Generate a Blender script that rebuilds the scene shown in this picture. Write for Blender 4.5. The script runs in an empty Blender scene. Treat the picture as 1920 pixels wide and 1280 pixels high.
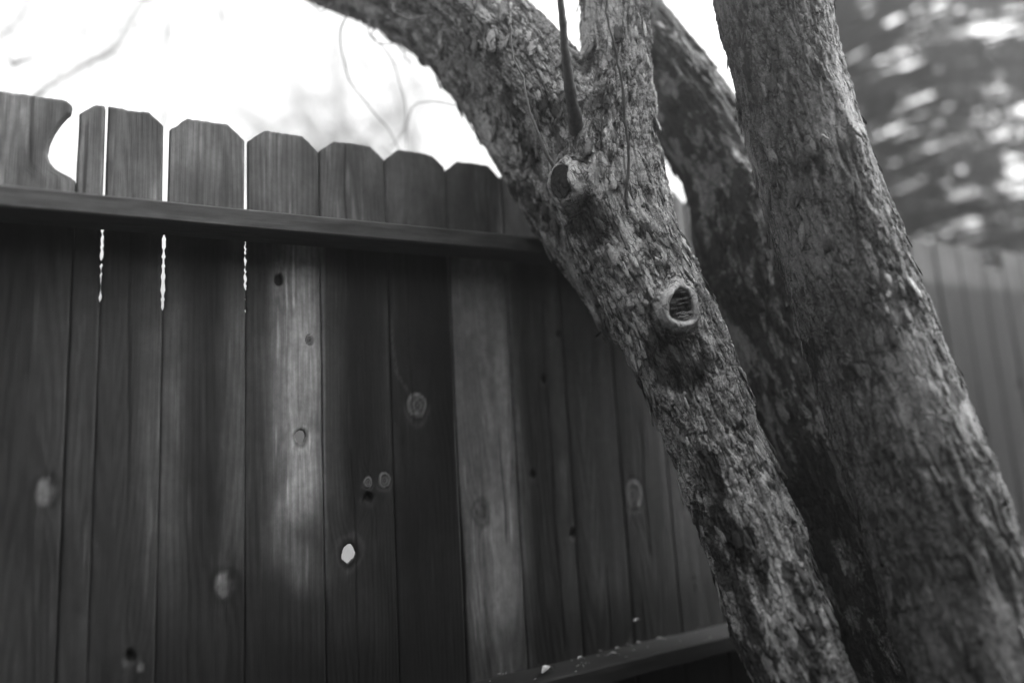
import bpy, math, random
import numpy as np
from mathutils import Matrix, Vector

# ------------------------------------------------------------------ camera, sky, sun, exposure
scn = bpy.context.scene
COL = scn.collection
FPX = 1250.0                                    # focal length in pixels of a 1920 px wide frame
EYE = np.array([0.0, 0.0, 0.80])
def nz(v): return v / np.linalg.norm(v)
UPV = nz(np.array([-480.0, 8340.0, -FPX]))
FEN = np.array([2456.0, -45.0, -FPX]); FEN = nz(FEN - UPV * FEN.dot(UPV))
CM = np.array([FEN, np.cross(UPV, FEN), UPV])    # camera axes -> world axes (x along the fence, y through it, z up)
cam_data = bpy.data.cameras.new('camera')
cam = bpy.data.objects.new('camera', cam_data); COL.objects.link(cam)
m4 = np.eye(4); m4[:3, :3] = CM; m4[:3, 3] = EYE
cam.matrix_world = Matrix(m4.tolist())
cam_data.sensor_width = 36.0
cam_data.lens = 36.0 * FPX / 1920.0
cam_data.clip_start = 0.02; cam_data.clip_end = 400.0
cam_data.dof.use_dof = True
cam_data.dof.focus_distance = 1.32
cam_data.dof.aperture_fstop = 0.56
scn.camera = cam

SUN_EL, SUN_AZ = 48.0, 24.0                      # azimuth counted from +x (along the fence) towards the viewer's side
sd = np.array([math.cos(math.radians(SUN_EL)) * math.cos(math.radians(SUN_AZ)),
               -math.cos(math.radians(SUN_EL)) * math.sin(math.radians(SUN_AZ)), math.sin(math.radians(SUN_EL))])
world = bpy.data.worlds.new('World'); scn.world = world; world.use_nodes = True
wt = world.node_tree
for n in list(wt.nodes): wt.nodes.remove(n)
sky = wt.nodes.new('ShaderNodeTexSky'); sky.sky_type = 'NISHITA'; sky.sun_disc = False
sky.sun_elevation = math.radians(SUN_EL); sky.sun_rotation = math.atan2(sd[0], sd[1])
sky.air_density = 1.6; sky.dust_density = 4.0
bw = wt.nodes.new('ShaderNodeRGBToBW'); bg = wt.nodes.new('ShaderNodeBackground'); wo = wt.nodes.new('ShaderNodeOutputWorld')
bg.inputs['Strength'].default_value = 0.125
wt.links.new(sky.outputs[0], bw.inputs[0]); wt.links.new(bw.outputs[0], bg.inputs[0]); wt.links.new(bg.outputs[0], wo.inputs[0])
sl = bpy.data.lights.new('sun', 'SUN'); sl.energy = 1.5; sl.angle = math.radians(22); sl.color = (1, 1, 1)
sun = bpy.data.objects.new('sun', sl); COL.objects.link(sun)
sun.rotation_euler = Vector(sd.tolist()).to_track_quat('Z', 'Y').to_euler(); sun.location = (3, -1, 5)
scn.view_settings.view_transform = 'Standard'; scn.view_settings.look = 'None'
scn.view_settings.gamma = 1.0; scn.view_settings.use_curve_mapping = False
scn.view_settings.exposure = 2.8
scn.render.engine = 'CYCLES'

rng = np.random.default_rng(7)
random.seed(7)

# ------------------------------------------------------------------ numeric helpers
def at(x, y, d):
    """world point seen at photo pixel x, y at depth d"""
    return EYE + (CM @ np.array([(x - 960.0) / FPX, -(y - 640.0) / FPX, -1.0])) * d

def _h(i, j, k, s):
    with np.errstate(over='ignore'):
        n = (i.astype(np.uint32) * np.uint32(374761393) + j.astype(np.uint32) * np.uint32(668265263)
             + k.astype(np.uint32) * np.uint32(2147483647) + np.uint32(s * 97 + 13) * np.uint32(1274126177))
        n = (n ^ (n >> np.uint32(13))) * np.uint32(1274126177)
        n = (n ^ (n >> np.uint32(16))) * np.uint32(2246822519)
        n = n ^ (n >> np.uint32(15))
    return n.astype(np.float32) * np.float32(1 / 4294967295.0)

def vnoise(P, s=0):
    fl = np.floor(P); I = fl.astype(np.int32); F = (P - fl).astype(np.float32); F = F * F * (3 - 2 * F)
    out = 0
    for a in (0, 1):
        wa = F[:, 0] if a else 1 - F[:, 0]
        for b in (0, 1):
            wb = F[:, 1] if b else 1 - F[:, 1]
            for c in (0, 1):
                wc = F[:, 2] if c else 1 - F[:, 2]
                out = out + wa * wb * wc * _h(I[:, 0] + a, I[:, 1] + b, I[:, 2] + c, s)
    return out * 2 - 1

def fbm(P, o=4, s=0, g=0.5):
    a = 1.0; t = 0; r = 0
    for k in range(o):
        r = r + a * vnoise(P * (2.03 ** k) + 17.3 * k, s + k); t += a; a *= g
    return r / t

def worley(P, s=0):
    I = np.floor(P).astype(np.int64)
    f1 = np.full(len(P), 9.0); f2 = np.full(len(P), 9.0); idv = np.zeros(len(P)); dv = np.zeros((len(P), 3))
    for a in (-1, 0, 1):
        for b in (-1, 0, 1):
            for c in (-1, 0, 1):
                i, j, k = I[:, 0] + a, I[:, 1] + b, I[:, 2] + c
                q = np.stack([i + _h(i, j, k, s), j + _h(i, j, k, s + 1), k + _h(i, j, k, s + 2)], 1) - P
                d = np.sqrt((q * q).sum(1)); hid = _h(i, j, k, s + 3)
                n1 = d < f1
                f2 = np.where(n1, f1, np.minimum(f2, d))
                dv[n1] = q[n1]; idv = np.where(n1, hid, idv); f1 = np.where(n1, d, f1)
    return f1, f2, idv, dv

def sstep(a, b, x):
    t = np.clip((x - a) / (b - a), 0, 1); return t * t * (3 - 2 * t)

def catmull(pts, n):
    pts = np.array(pts, float); m = len(pts)
    P = np.vstack([2 * pts[0] - pts[1], pts, 2 * pts[-1] - pts[-2]])
    out = []
    for t in np.linspace(0, m - 1 - 1e-9, n):
        i = int(t); f = t - i; p0, p1, p2, p3 = P[i], P[i + 1], P[i + 2], P[i + 3]
        out.append(0.5 * ((2 * p1) + (-p0 + p2) * f + (2 * p0 - 5 * p1 + 4 * p2 - p3) * f * f + (-p0 + 3 * p1 - 3 * p2 + p3) * f ** 3))
    return np.array(out)

# ------------------------------------------------------------------ object helpers
def link_mesh(name, verts, faces, material=None, parent=None, smooth=True, attr=None, attr_name='alb', loc=None):
    me = bpy.data.meshes.new(name)
    v = np.asarray(verts, np.float32)
    if isinstance(faces, np.ndarray) and faces.ndim == 2:
        nf, k = faces.shape
        me.vertices.add(len(v)); me.vertices.foreach_set('co', v.ravel())
        me.loops.add(nf * k); me.loops.foreach_set('vertex_index', faces.ravel().astype(np.int32))
        me.polygons.add(nf); me.polygons.foreach_set('loop_start', np.arange(0, nf * k, k, dtype=np.int32))
        me.update(calc_edges=True); me.validate()
    else:
        me.from_pydata(v.tolist(), [], [list(map(int, f)) for f in faces]); me.update()
    if smooth:
        me.polygons.foreach_set('use_smooth', np.ones(len(me.polygons), bool))
    if attr is not None:
        a = me.attributes.new(attr_name, 'FLOAT', 'POINT'); a.data.foreach_set('value', np.asarray(attr, np.float32))
    if material: me.materials.append(material)
    o = bpy.data.objects.new(name, me); COL.objects.link(o)
    if parent: o.parent = parent
    return o

def tag(o, label=None, cat=None, group=None, kind=None):
    if label: o['label'] = label
    if cat: o['category'] = cat
    if group: o['group'] = group
    if kind: o['kind'] = kind
    return o

def empty(name, loc=(0, 0, 0)):
    o = bpy.data.objects.new(name, None); COL.objects.link(o); o.location = loc; o.empty_display_size = 0.05
    return o

def adopt(o, root):
    """parent o (built in world coordinates) without moving it"""
    o.parent = root; o.matrix_parent_inverse = Matrix.Translation(-Vector(root.location))
    return o

def tube(P, R, sides=8, cap=True):
    P = np.asarray(P, float); R = np.asarray(R, float); n = len(P)
    T = np.gradient(P, axis=0); T /= np.linalg.norm(T, axis=1)[:, None] + 1e-12
    ref = np.array([0.3, -1.0, 0.1]) if abs(T[0] @ nz(np.array([0.3, -1, 0.1]))) < 0.9 else np.array([1.0, 0, 0])
    V = []; a = np.arange(sides) * 2 * math.pi / sides
    e1 = nz(np.cross(T[0], ref))
    for i in range(n):
        e1 = nz(e1 - T[i] * (e1 @ T[i])); e2 = np.cross(T[i], e1)
        V.append(P[i] + R[i] * (np.cos(a)[:, None] * e1 + np.sin(a)[:, None] * e2))
    V = np.vstack(V)
    i, j = np.meshgrid(np.arange(n - 1), np.arange(sides), indexing='ij'); i = i.ravel(); j = j.ravel(); j2 = (j + 1) % sides
    Fq = np.stack([i * sides + j, i * sides + j2, (i + 1) * sides + j2, (i + 1) * sides + j], 1)
    F = [list(r) for r in Fq]
    if cap: F += [list(range(sides))[::-1], list(range((n - 1) * sides, n * sides))]
    return V, F

class Acc:
    """collects several shapes into one mesh"""
    def __init__(s): s.V = []; s.F = []; s.n = 0
    def add(s, V, F):
        s.V.append(np.asarray(V, float)); s.F += [[int(k) + s.n for k in f] for f in F]; s.n += len(V)
    def build(s, name, mat, parent=None, smooth=True):
        return link_mesh(name, np.vstack(s.V), s.F, mat, parent, smooth)

# ------------------------------------------------------------------ materials (all grey: the photograph is black and white)
def base_mat(name, rough=0.85, spec=0.25):
    m = bpy.data.materials.new(name); m.use_nodes = True
    nt = m.node_tree; b = nt.nodes['Principled BSDF']; b.inputs['Roughness'].default_value = rough
    b.inputs['Specular IOR Level'].default_value = spec
    return m, nt, b

def N(nt, t, **kw):
    n = nt.nodes.new(t)
    for k, v in kw.items():
        if k in n.inputs: n.inputs[k].default_value = v
        else: setattr(n, k, v)
    return n

def math_n(nt, op, a, b=None):
    n = nt.nodes.new('ShaderNodeMath'); n.operation = op
    for i, x in enumerate((a, b)):
        if x is None: continue
        if isinstance(x, (int, float)): n.inputs[i].default_value = x
        else: nt.links.new(x, n.inputs[i])
    return n.outputs[0]

def ramp(nt, src, lo, hi, a=0.0, b=1.0):
    n = nt.nodes.new('ShaderNodeMapRange'); n.inputs['From Min'].default_value = a; n.inputs['From Max'].default_value = b
    n.inputs['To Min'].default_value = lo; n.inputs['To Max'].default_value = hi
    nt.links.new(src, n.inputs['Value']); return n.outputs[0]

def coords(nt, scale):
    tc = nt.nodes.new('ShaderNodeTexCoord'); mp = nt.nodes.new('ShaderNodeMapping'); mp.inputs['Scale'].default_value = scale
    nt.links.new(tc.outputs['Object'], mp.inputs[0]); return mp.outputs[0]

def bark_material(name, bump=0.8):
    m, nt, b = base_mat(name, 0.82, 0.3)
    at_ = N(nt, 'ShaderNodeAttribute'); at_.attribute_name = 'alb'
    co = coords(nt, (1, 1, 1))
    n1 = N(nt, 'ShaderNodeTexNoise', Scale=420.0, Detail=3.0, Roughness=0.7); nt.links.new(co, n1.inputs['Vector'])
    n2 = N(nt, 'ShaderNodeTexNoise', Scale=110.0, Detail=4.0, Roughness=0.65); nt.links.new(co, n2.inputs['Vector'])
    k = math_n(nt, 'MULTIPLY', ramp(nt, n1.outputs['Fac'], 0.62, 1.38, 0.3, 0.7), ramp(nt, n2.outputs['Fac'], 0.7, 1.3, 0.3, 0.7))
    v = math_n(nt, 'MULTIPLY', at_.outputs['Fac'], k)
    cc = nt.nodes.new('ShaderNodeCombineColor')
    for i in range(3): nt.links.new(v, cc.inputs[i])
    nt.links.new(cc.outputs[0], b.inputs['Base Color'])
    # fine cracks running with the grain of the leaning trunks
    tc = nt.nodes.new('ShaderNodeTexCoord'); rot = nt.nodes.new('ShaderNodeMapping'); rot.vector_type = 'POINT'
    q = Vector((-0.42, 0.12, 0.90)).rotation_difference(Vector((0, 0, 1))); rot.inputs['Rotation'].default_value = q.to_euler()
    nt.links.new(tc.outputs['Object'], rot.inputs[0])
    sc = nt.nodes.new('ShaderNodeMapping'); sc.inputs['Scale'].default_value = (1, 1, 0.17); nt.links.new(rot.outputs[0], sc.inputs[0])
    wn = N(nt, 'ShaderNodeTexNoise', Scale=70.0, Detail=3.0); nt.links.new(rot.outputs[0], wn.inputs['Vector'])
    wa = nt.nodes.new('ShaderNodeVectorMath'); wa.operation = 'MULTIPLY_ADD'; wa.inputs[1].default_value = (0.011, 0.011, 0.011)
    nt.links.new(wn.outputs['Color'], wa.inputs[0]); nt.links.new(sc.outputs[0], wa.inputs[2])
    vo = nt.nodes.new('ShaderNodeTexVoronoi'); vo.feature = 'DISTANCE_TO_EDGE'; vo.inputs['Scale'].default_value = 90.0
    nt.links.new(wa.outputs[0], vo.inputs['Vector'])
    mk = N(nt, 'ShaderNodeTexNoise', Scale=38.0, Detail=2.0); nt.links.new(rot.outputs[0], mk.inputs['Vector'])
    crack = ramp(nt, vo.outputs['Distance'], 1.0, 0.0, 0.0, 0.085)
    crack = math_n(nt, 'MULTIPLY', crack, ramp(nt, mk.outputs['Fac'], 0.0, 1.0, 0.42, 0.55))
    v = math_n(nt, 'MULTIPLY', v, ramp(nt, crack, 1.0, 0.22, 0.0, 1.0))
    for i in range(3): nt.links.new(v, cc.inputs[i])
    bp = N(nt, 'ShaderNodeBump', Strength=bump, Distance=0.0030)
    hs = math_n(nt, 'ADD', math_n(nt, 'MULTIPLY', n1.outputs['Fac'], 0.22), math_n(nt, 'MULTIPLY', n2.outputs['Fac'], 0.7))
    hs = math_n(nt, 'SUBTRACT', hs, math_n(nt, 'MULTIPLY', crack, 1.0))
    nt.links.new(hs, bp.inputs['Height']); nt.links.new(bp.outputs[0], b.inputs['Normal'])
    return m

def wood_material(name, s1=(330, 330, 9), s2=(60, 60, 40), k2=0.28):
    """weathered fence wood: tone comes from each board's own stain map, fine fibres from noise stretched along the grain"""
    m, nt, b = base_mat(name, 0.8, 0.3)
    at_ = N(nt, 'ShaderNodeAttribute'); at_.attribute_name = 'alb'
    co = coords(nt, s1)
    n1 = N(nt, 'ShaderNodeTexNoise', Scale=1.0, Detail=3.0, Roughness=0.6); nt.links.new(co, n1.inputs['Vector'])
    co2 = coords(nt, s2)
    n2 = N(nt, 'ShaderNodeTexNoise', Scale=1.0, Detail=5.0, Roughness=0.7); nt.links.new(co2, n2.inputs['Vector'])
    k = math_n(nt, 'MULTIPLY', ramp(nt, n1.outputs['Fac'], 0.84, 1.16, 0.3, 0.7), ramp(nt, n2.outputs['Fac'], 1 - k2, 1 + k2, 0.3, 0.7))
    v = math_n(nt, 'MULTIPLY', at_.outputs['Fac'], k)
    cc = nt.nodes.new('ShaderNodeCombineColor')
    for i in range(3): nt.links.new(v, cc.inputs[i])
    nt.links.new(cc.outputs[0], b.inputs['Base Color'])
    bp = N(nt, 'ShaderNodeBump', Strength=0.5, Distance=0.0012)
    nt.links.new(n1.outputs['Fac'], bp.inputs['Height']); nt.links.new(bp.outputs[0], b.inputs['Normal'])
    return m

def grey_material(name, lo, hi, scale=(20, 20, 20), rough=0.85, bump=0.3, dist=0.004, spec=0.25):
    m, nt, b = base_mat(name, rough, spec)
    co = coords(nt, scale)
    n1 = N(nt, 'ShaderNodeTexNoise', Scale=1.0, Detail=5.0, Roughness=0.65); nt.links.new(co, n1.inputs['Vector'])
    v = ramp(nt, n1.outputs['Fac'], lo, hi, 0.3, 0.7)
    cc = nt.nodes.new('ShaderNodeCombineColor')
    for i in range(3): nt.links.new(v, cc.inputs[i])
    nt.links.new(cc.outputs[0], b.inputs['Base Color'])
    bp = N(nt, 'ShaderNodeBump', Strength=bump, Distance=dist)
    nt.links.new(n1.outputs['Fac'], bp.inputs['Height']); nt.links.new(bp.outputs[0], b.inputs['Normal'])
    return m

M_BARK = bark_material('flaking_bark'); M_WOOD = wood_material('weathered_wood'); M_RAIL = wood_material('rail_wood', (7, 260, 260), (14, 70, 70), 0.6)
M_SOIL = grey_material('dark_soil', 0.02, 0.06, (30, 30, 30), bump=0.8, dist=0.02)
M_PALE = grey_material('pale_gravel', 0.08, 0.12, (9, 9, 9), bump=0.4, dist=0.01)
M_TWIG = grey_material('twig_bark', 0.16, 0.28, (160, 160, 30), bump=0.3, dist=0.001)
M_SHOOT = grey_material('young_shoot_bark', 0.05, 0.12, (120, 120, 25), rough=0.6, bump=0.2, dist=0.001)
M_FARBARK = grey_material('far_branch_bark', 0.28, 0.42, (20, 20, 10))
M_NEEDLE = grey_material('evergreen_needles', 0.02, 0.15, (1.8, 1.8, 1.8), rough=0.6, bump=0.0)
M_ETRUNK = grey_material('evergreen_bark', 0.02, 0.05, (20, 20, 5), bump=0.8, dist=0.02)
M_LEAF = grey_material('dry_leaf', 0.25, 0.5, (60, 60, 60), rough=0.7, bump=0.2, dist=0.002)
M_NAIL = grey_material('rusty_nail', 0.015, 0.03, (90, 90, 90), rough=0.6)

# ------------------------------------------------------------------ ground
def ground_mesh(name, x0, x1, y0, y1, z, n, amp, mat):
    gx = np.linspace(x0, x1, n); gy = np.linspace(y0, y1, n); X, Y = np.meshgrid(gx, gy)
    P = np.stack([X.ravel(), Y.ravel(), np.zeros(X.size)], 1)
    P[:, 2] = z + amp * fbm(P * 3.0, 4, 31)
    i, j = np.meshgrid(np.arange(n - 1), np.arange(n - 1), indexing='ij'); a = (i * n + j).ravel()
    o = link_mesh(name, P, np.stack([a, a + 1, a + n + 1, a + n], 1), mat); tag(o, kind='structure'); return o
ground_mesh('garden_ground', -14, 14, -14, 1.45, 0.0, 160, 0.03, M_SOIL)
ground_mesh('ground', -160, 160, 1.45, 300, -0.02, 60, 0.0, M_PALE)

# ------------------------------------------------------------------ the fence
YF = 1.40; BT = 0.016; TOP = 1.477; PITCH = 0.147
fence = tag(empty('wooden_fence', (0.5, YF, 0.0)), 'weathered dog-eared picket fence with two rails running behind the tree trunks', 'fence')
# knots: x, z, radius, kind
KNOTS = [(0.192, 1.155, 0.010, 'pit'), (0.232, 0.835, 0.0105, 'hole'), (0.325, 0.596, 0.0145, 'hole'),
         (0.094, 0.567, 0.016, 'pale'), (0.480, 0.890, 0.017, 'ring'), (0.402, 0.735, 0.010, 'ring'),
         (0.367, 0.733, 0.007, 'ring'), (0.367, 0.702, 0.009, 'pit'), (1.040, 0.650, 0.022, 'ring'),
         (0.853, 1.055, 0.007, 'pit'), (0.803, 0.945, 0.007, 'pit'), (0.756, 0.720, 0.007, 'pit'),
         (0.856, 0.575, 0.008, 'pit'), (0.620, 0.650, 0.014, 'pale'), (-0.058, 0.470, 0.008, 'pit'),
         (-0.04, 0.45, 0.006, 'pale'), (-0.188, 0.76, 0.015, 'pale'), (0.252, 1.03, 0.006, 'ring'),
         (2.05, 1.22, 0.012, 'pit'), (2.35, 1.12, 0.012, 'pit'), (2.9, 0.9, 0.014, 'pit')]
# staining along the fence, tone by world x, at about eye height
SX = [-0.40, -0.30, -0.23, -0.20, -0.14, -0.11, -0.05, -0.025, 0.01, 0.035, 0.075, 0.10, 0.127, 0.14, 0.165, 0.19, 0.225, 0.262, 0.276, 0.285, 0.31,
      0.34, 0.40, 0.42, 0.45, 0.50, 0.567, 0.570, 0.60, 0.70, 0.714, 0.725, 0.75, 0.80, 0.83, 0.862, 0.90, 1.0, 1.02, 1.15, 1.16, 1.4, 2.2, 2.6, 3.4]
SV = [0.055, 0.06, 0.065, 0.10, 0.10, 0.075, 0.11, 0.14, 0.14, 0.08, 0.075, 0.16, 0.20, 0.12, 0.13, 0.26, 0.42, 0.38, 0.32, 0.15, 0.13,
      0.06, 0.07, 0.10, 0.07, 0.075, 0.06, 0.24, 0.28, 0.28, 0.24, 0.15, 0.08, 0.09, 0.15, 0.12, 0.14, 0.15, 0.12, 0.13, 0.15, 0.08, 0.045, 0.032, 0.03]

def stain(X, Z, seed):  # wood stains, with upper glow and bottom shade painted in
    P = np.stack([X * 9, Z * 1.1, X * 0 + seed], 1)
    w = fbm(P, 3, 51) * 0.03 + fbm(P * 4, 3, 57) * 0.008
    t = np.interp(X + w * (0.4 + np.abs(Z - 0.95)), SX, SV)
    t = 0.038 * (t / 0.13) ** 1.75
    t = t * (1 + 0.45 * fbm(np.stack([X * 45, Z * 2.0, X * 0 + seed], 1), 4, 61))
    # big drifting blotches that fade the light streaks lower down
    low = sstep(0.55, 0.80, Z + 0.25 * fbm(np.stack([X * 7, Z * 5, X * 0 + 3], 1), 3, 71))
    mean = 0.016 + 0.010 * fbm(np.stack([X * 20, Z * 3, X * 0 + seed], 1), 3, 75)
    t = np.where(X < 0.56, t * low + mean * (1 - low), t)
    # above the rail, glow from the sky is painted into the tone
    up = sstep(1.26, 1.30, Z)
    t = t * (1 - up) + up * (0.062 + 0.05 * fbm(np.stack([X * 30, Z * 9, X * 0 + seed], 1), 4, 81))
    # bottom shade painted into the board tone, with an irregular border
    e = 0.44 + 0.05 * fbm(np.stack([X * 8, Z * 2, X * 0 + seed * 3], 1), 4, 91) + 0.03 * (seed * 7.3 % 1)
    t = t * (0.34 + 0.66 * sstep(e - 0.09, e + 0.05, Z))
    return t

def make_board(x0, x1, zb, zt, left=None, right=None, ear=0.031, seed=0.0, detail=True, dx=0.0028, dz=0.006):
    """one picket: dense front with grain relief and knots, real thickness, dog-eared top"""
    if any(k_[3] == 'hole' and x0 < k_[0] < x1 for k_ in KNOTS): dx, dz = 0.0018, 0.0026
    nu = max(6, int((x1 - x0) / dx)) if detail else 5
    zs = list(np.arange(zb, zt - 0.05, dz if detail else 0.05)); zs += list(np.linspace(zt - 0.05, zt, 12))
    zs = np.array(zs); nv = len(zs); u = np.linspace(0, 1, nu)
    # put grid lines exactly on the ear corners
    if ear: 
        cu = ear / (x1 - x0); k = int(np.argmin(abs(u - cu))); u[k] = cu; u[nu - 1 - k] = 1 - cu
    L = np.full(nv, x0) if left is None else left(zs); R = np.full(nv, x1) if right is None else right(zs)
    X = L[:, None] + u[None, :] * (R - L)[:, None]
    cut = np.zeros(nu) if not ear else np.clip(np.maximum(ear - u * (x1 - x0), ear - (1 - u) * (x1 - x0)), 0, None) * 0.9
    Z = zs[:, None] - cut[None, :] * sstep(zt - 0.05, zt, zs)[:, None]
    Z = Z - 0.004 * np.abs(fbm(np.stack([X.ravel() * 60, X.ravel() * 0 + seed, X.ravel() * 0], 1), 3, 151)).reshape(X.shape) * sstep(zt - 0.05, zt, zs)[:, None]
    Xf = X.ravel(); Zf = Z.ravel()
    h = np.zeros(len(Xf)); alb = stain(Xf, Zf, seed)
    ring_u = Xf.copy(); face_dead = np.zeros(len(Xf), bool); holes = []
    base = alb.copy()
    for (kx, kz, kr, kind) in KNOTS:
        if not (x0 < kx < x1): continue
        ddx = Xf - kx; ddz = (Zf - kz) / 1.3; r = np.sqrt(ddx ** 2 + ddz ** 2) + 1e-9
        wob_ = 1 + 0.22 * vnoise(np.stack([ddx / r * 1.3 + kx * 50, ddz / r * 1.3 + kz * 31, r * 60], 1), 77) + 0.06 * vnoise(np.stack([ddx / r * 4, ddz / r * 4 + kz * 31, r * 150], 1), 78)
        ring_u += np.sign(ddx) * kr * 1.5 * np.exp(-np.abs(ddx) / (kr * 2.6)) * np.exp(-(np.abs(ddz) / (kr * 3.4)) ** 1.6)
        rw = r * wob_
        near_grain = np.exp(-(r / (kr * 3.2)) ** 2)
        alb *= 1 + 0.35 * near_grain * fbm(np.stack([ddx / r * 2.2 + kx * 9, ddz / r * 2.2, np.log(r / kr + .3) * 5], 1), 3, 79)
        if kind == 'hole':
            holes.append((kx, kz, kr, wob_))
            alb *= 1 - 0.6 * np.exp(-((rw - kr * 1.2) / (kr * .3)) ** 2); alb += 0.022 * np.exp(-((rw - kr * 1.75) / (kr * .25)) ** 2)
        elif kind == 'pit':
            w = sstep(kr * 1.1, kr * 0.75, rw); h -= 0.010 * w; alb = alb * (1 - w) + 0.012 * w
            alb += 0.012 * np.exp(-((rw - kr * 1.5) / (kr * .3)) ** 2) * (ddz < 0)
        elif kind == 'ring':
            w = sstep(kr * 1.45, kr * 1.2, rw)
            rr = 0.07 + 0.04 * np.cos(rw / kr * 13) + 0.03 * fbm(np.stack([ddx * 120, ddz * 120, ddx * 0], 1), 3, 5)
            rr = rr - 0.02 * sstep(0.06, 0.0, np.abs(np.sin(np.arctan2(ddz, ddx) * 1.0 + kx * 7))) * (rw < kr * .8)
            alb = alb * (1 - w) + rr * w; alb += 0.09 * np.exp(-((rw - kr * 1.15) / (kr * .13)) ** 2)
            alb *= 1 - 0.7 * np.exp(-((rw - kr * 1.4) / (kr * .10)) ** 2)
            alb += 0.03 * np.exp(-((rw - kr * 1.75) / (kr * .22)) ** 2) * (0.5 + 0.5 * np.sign(ddz * -1) * np.clip(np.abs(ddz) / kr, 0, 1))
            h += 0.0015 * np.exp(-((rw - kr) / (kr * .2)) ** 2) - 0.0018 * np.exp(-((rw - kr * 1.38) / (kr * .10)) ** 2)
        else:
            w = sstep(kr * 1.3, kr * 0.7, rw); alb = alb * (1 - w) + (0.085 + 0.12 * fbm(np.stack([ddx * 90, ddz * 90, ddx * 0], 1), 3, 8)) * w
            h -= 0.002 * w; alb *= 1 - 0.5 * np.exp(-((rw - kr * 1.5) / (kr * .3)) ** 2)
    sd = seed * 1.618 % 1.0; xc = x0 + (x1 - x0) * (0.2 + 0.6 * sd); zc = 0.2 + 1.6 * ((seed * 2.77) % 1.0)
    wv = 0.012 * fbm(np.stack([Xf * 5, Zf * 1.6, Xf * 0 + seed * 5], 1), 3, 101)
    rad = np.sqrt((ring_u - xc + wv) ** 2 + ((Zf - zc) * (0.03 + 0.05 * ((seed * 5.1) % 1.0))) ** 2)
    per = 0.0065 + 0.004 * ((seed * 3.3) % 1.0)
    g = np.sin(rad * 2 * math.pi / per + 1.6 * fbm(np.stack([Xf * 30, Zf * 3, Xf * 0 + seed], 1), 2, 111)); g = np.sign(g) * np.abs(g) ** 1.5
    gm = 0.35 + 0.65 * sstep(-0.2, 0.3, fbm(np.stack([Xf * 12, Zf * 2.5, Xf * 0 + seed], 1), 2, 113))
    alb *= 1 + 0.15 * g * gm; h += 0.0004 * g
    h += 0.0012 * fbm(np.stack([Xf * 60, Zf * 6, Xf * 0 + seed], 1), 3, 121)
    alb *= 1 + 0.55 * fbm(np.stack([Xf * 26, Zf * 13, Xf * 0 + seed], 1), 5, 123, 0.6)                   # weather blotches
    sc_ = fbm(np.stack([Xf * 140, Zf * 7, Xf * 0 + seed], 1), 2, 125); alb *= 1 + 0.9 * sstep(0.42, 0.65, sc_)         # scuffed pale fibres
    ck = np.abs(Xf - (x0 + (x1 - x0) * (0.25 + 0.5 * ((seed * 7.9) % 1.0))) + 0.01 * fbm(np.stack([Zf * 5, Zf * 0, Zf * 0 + seed], 1), 3, 127))
    ckm = sstep(0.10, 0.2, fbm(np.stack([Zf * 3, Zf * 0, Zf * 0 + seed * 2], 1), 2, 129)) * sstep(0.003, 0.0008, ck)
    alb *= 1 - 0.7 * ckm; h -= 0.002 * ckm                                                                # drying splits
    if x0 < 0.455 < x1:                                                                                   # curl of pale grain running up from the knot
        cx = np.interp(Zf, [0.88, 0.925, 0.96, 1.02, 1.10], [0.474, 0.458, 0.436, 0.428, 0.427]); dd = np.abs(Xf - cx)
        inz = sstep(0.905, 0.925, Zf) * sstep(1.10, 1.03, Zf)
        alb += 0.045 * np.exp(-(dd / 0.0045) ** 2) * inz * (0.65 + 0.5 * np.sin(Zf * 700 + dd * 900)); alb *= 1 - 0.4 * np.exp(-((dd - 0.009) / 0.003) ** 2) * inz
    uu = np.tile(u, nv); h += (0.0015 * math.sin(seed * 9)) * (2 * uu - 1) ** 2            # cupping
    ed = np.minimum(uu, 1 - uu) * (x1 - x0)
    h -= 0.003 * np.exp(-(ed / 0.0016) ** 2)                   # eased edges
    alb *= 1 - 0.35 * np.exp(-(ed / 0.006) ** 2) * sstep(-0.3, 0.4, fbm(np.stack([Xf * 9, Zf * 9, Xf * 0 + seed], 1), 2, 133))
    alb = np.clip(alb, 0.008, 0.5)
    rims = []
    for (kx, kz, kr, wob_) in holes:                                                               # round the rim of an open knot hole
        ddx = Xf - kx; ddz = (Zf - kz) / 1.3; r = np.sqrt(ddx ** 2 + ddz ** 2) + 1e-9; rim = kr / wob_
        face_dead |= r < rim; rims.append((ddx, ddz, r, rim, kx, kz))
    i, j = np.meshgrid(np.arange(nv - 1), np.arange(nu - 1), indexing='ij'); a = (i * nu + j).ravel()
    Q = np.stack([a, a + 1, a + nu + 1, a + nu], 1)
    if holes:
        Q = Q[~(face_dead[Q].sum(1) >= 2)]
        E = np.sort(np.vstack([Q[:, [0, 1]], Q[:, [1, 2]], Q[:, [2, 3]], Q[:, [3, 0]]]), 1); _, fi, ct = np.unique(E[:, 0].astype(np.int64) * 10 ** 7 + E[:, 1], return_index=True, return_counts=True)
        bd = np.zeros(len(Xf), bool); bd[E[fi[ct == 1]].ravel()] = True
        for (ddx, ddz, r, rim, kx, kz) in rims:
            mv = bd & (r < rim * 1.6); Xf = np.where(mv, kx + ddx / r * rim, Xf); Zf = np.where(mv, kz + ddz / r * rim * 1.3, Zf)
    Vf = np.stack([Xf, YF - h, Zf], 1)
    n = len(Vf); Vb = np.stack([Xf, np.full(n, YF + BT), Zf], 1)
    Qb = Q[:, ::-1] + n
    # rim strips along every open edge (outline and holes)
    E = np.vstack([Q[:, [0, 1]], Q[:, [1, 2]], Q[:, [2, 3]], Q[:, [3, 0]]])
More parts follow.
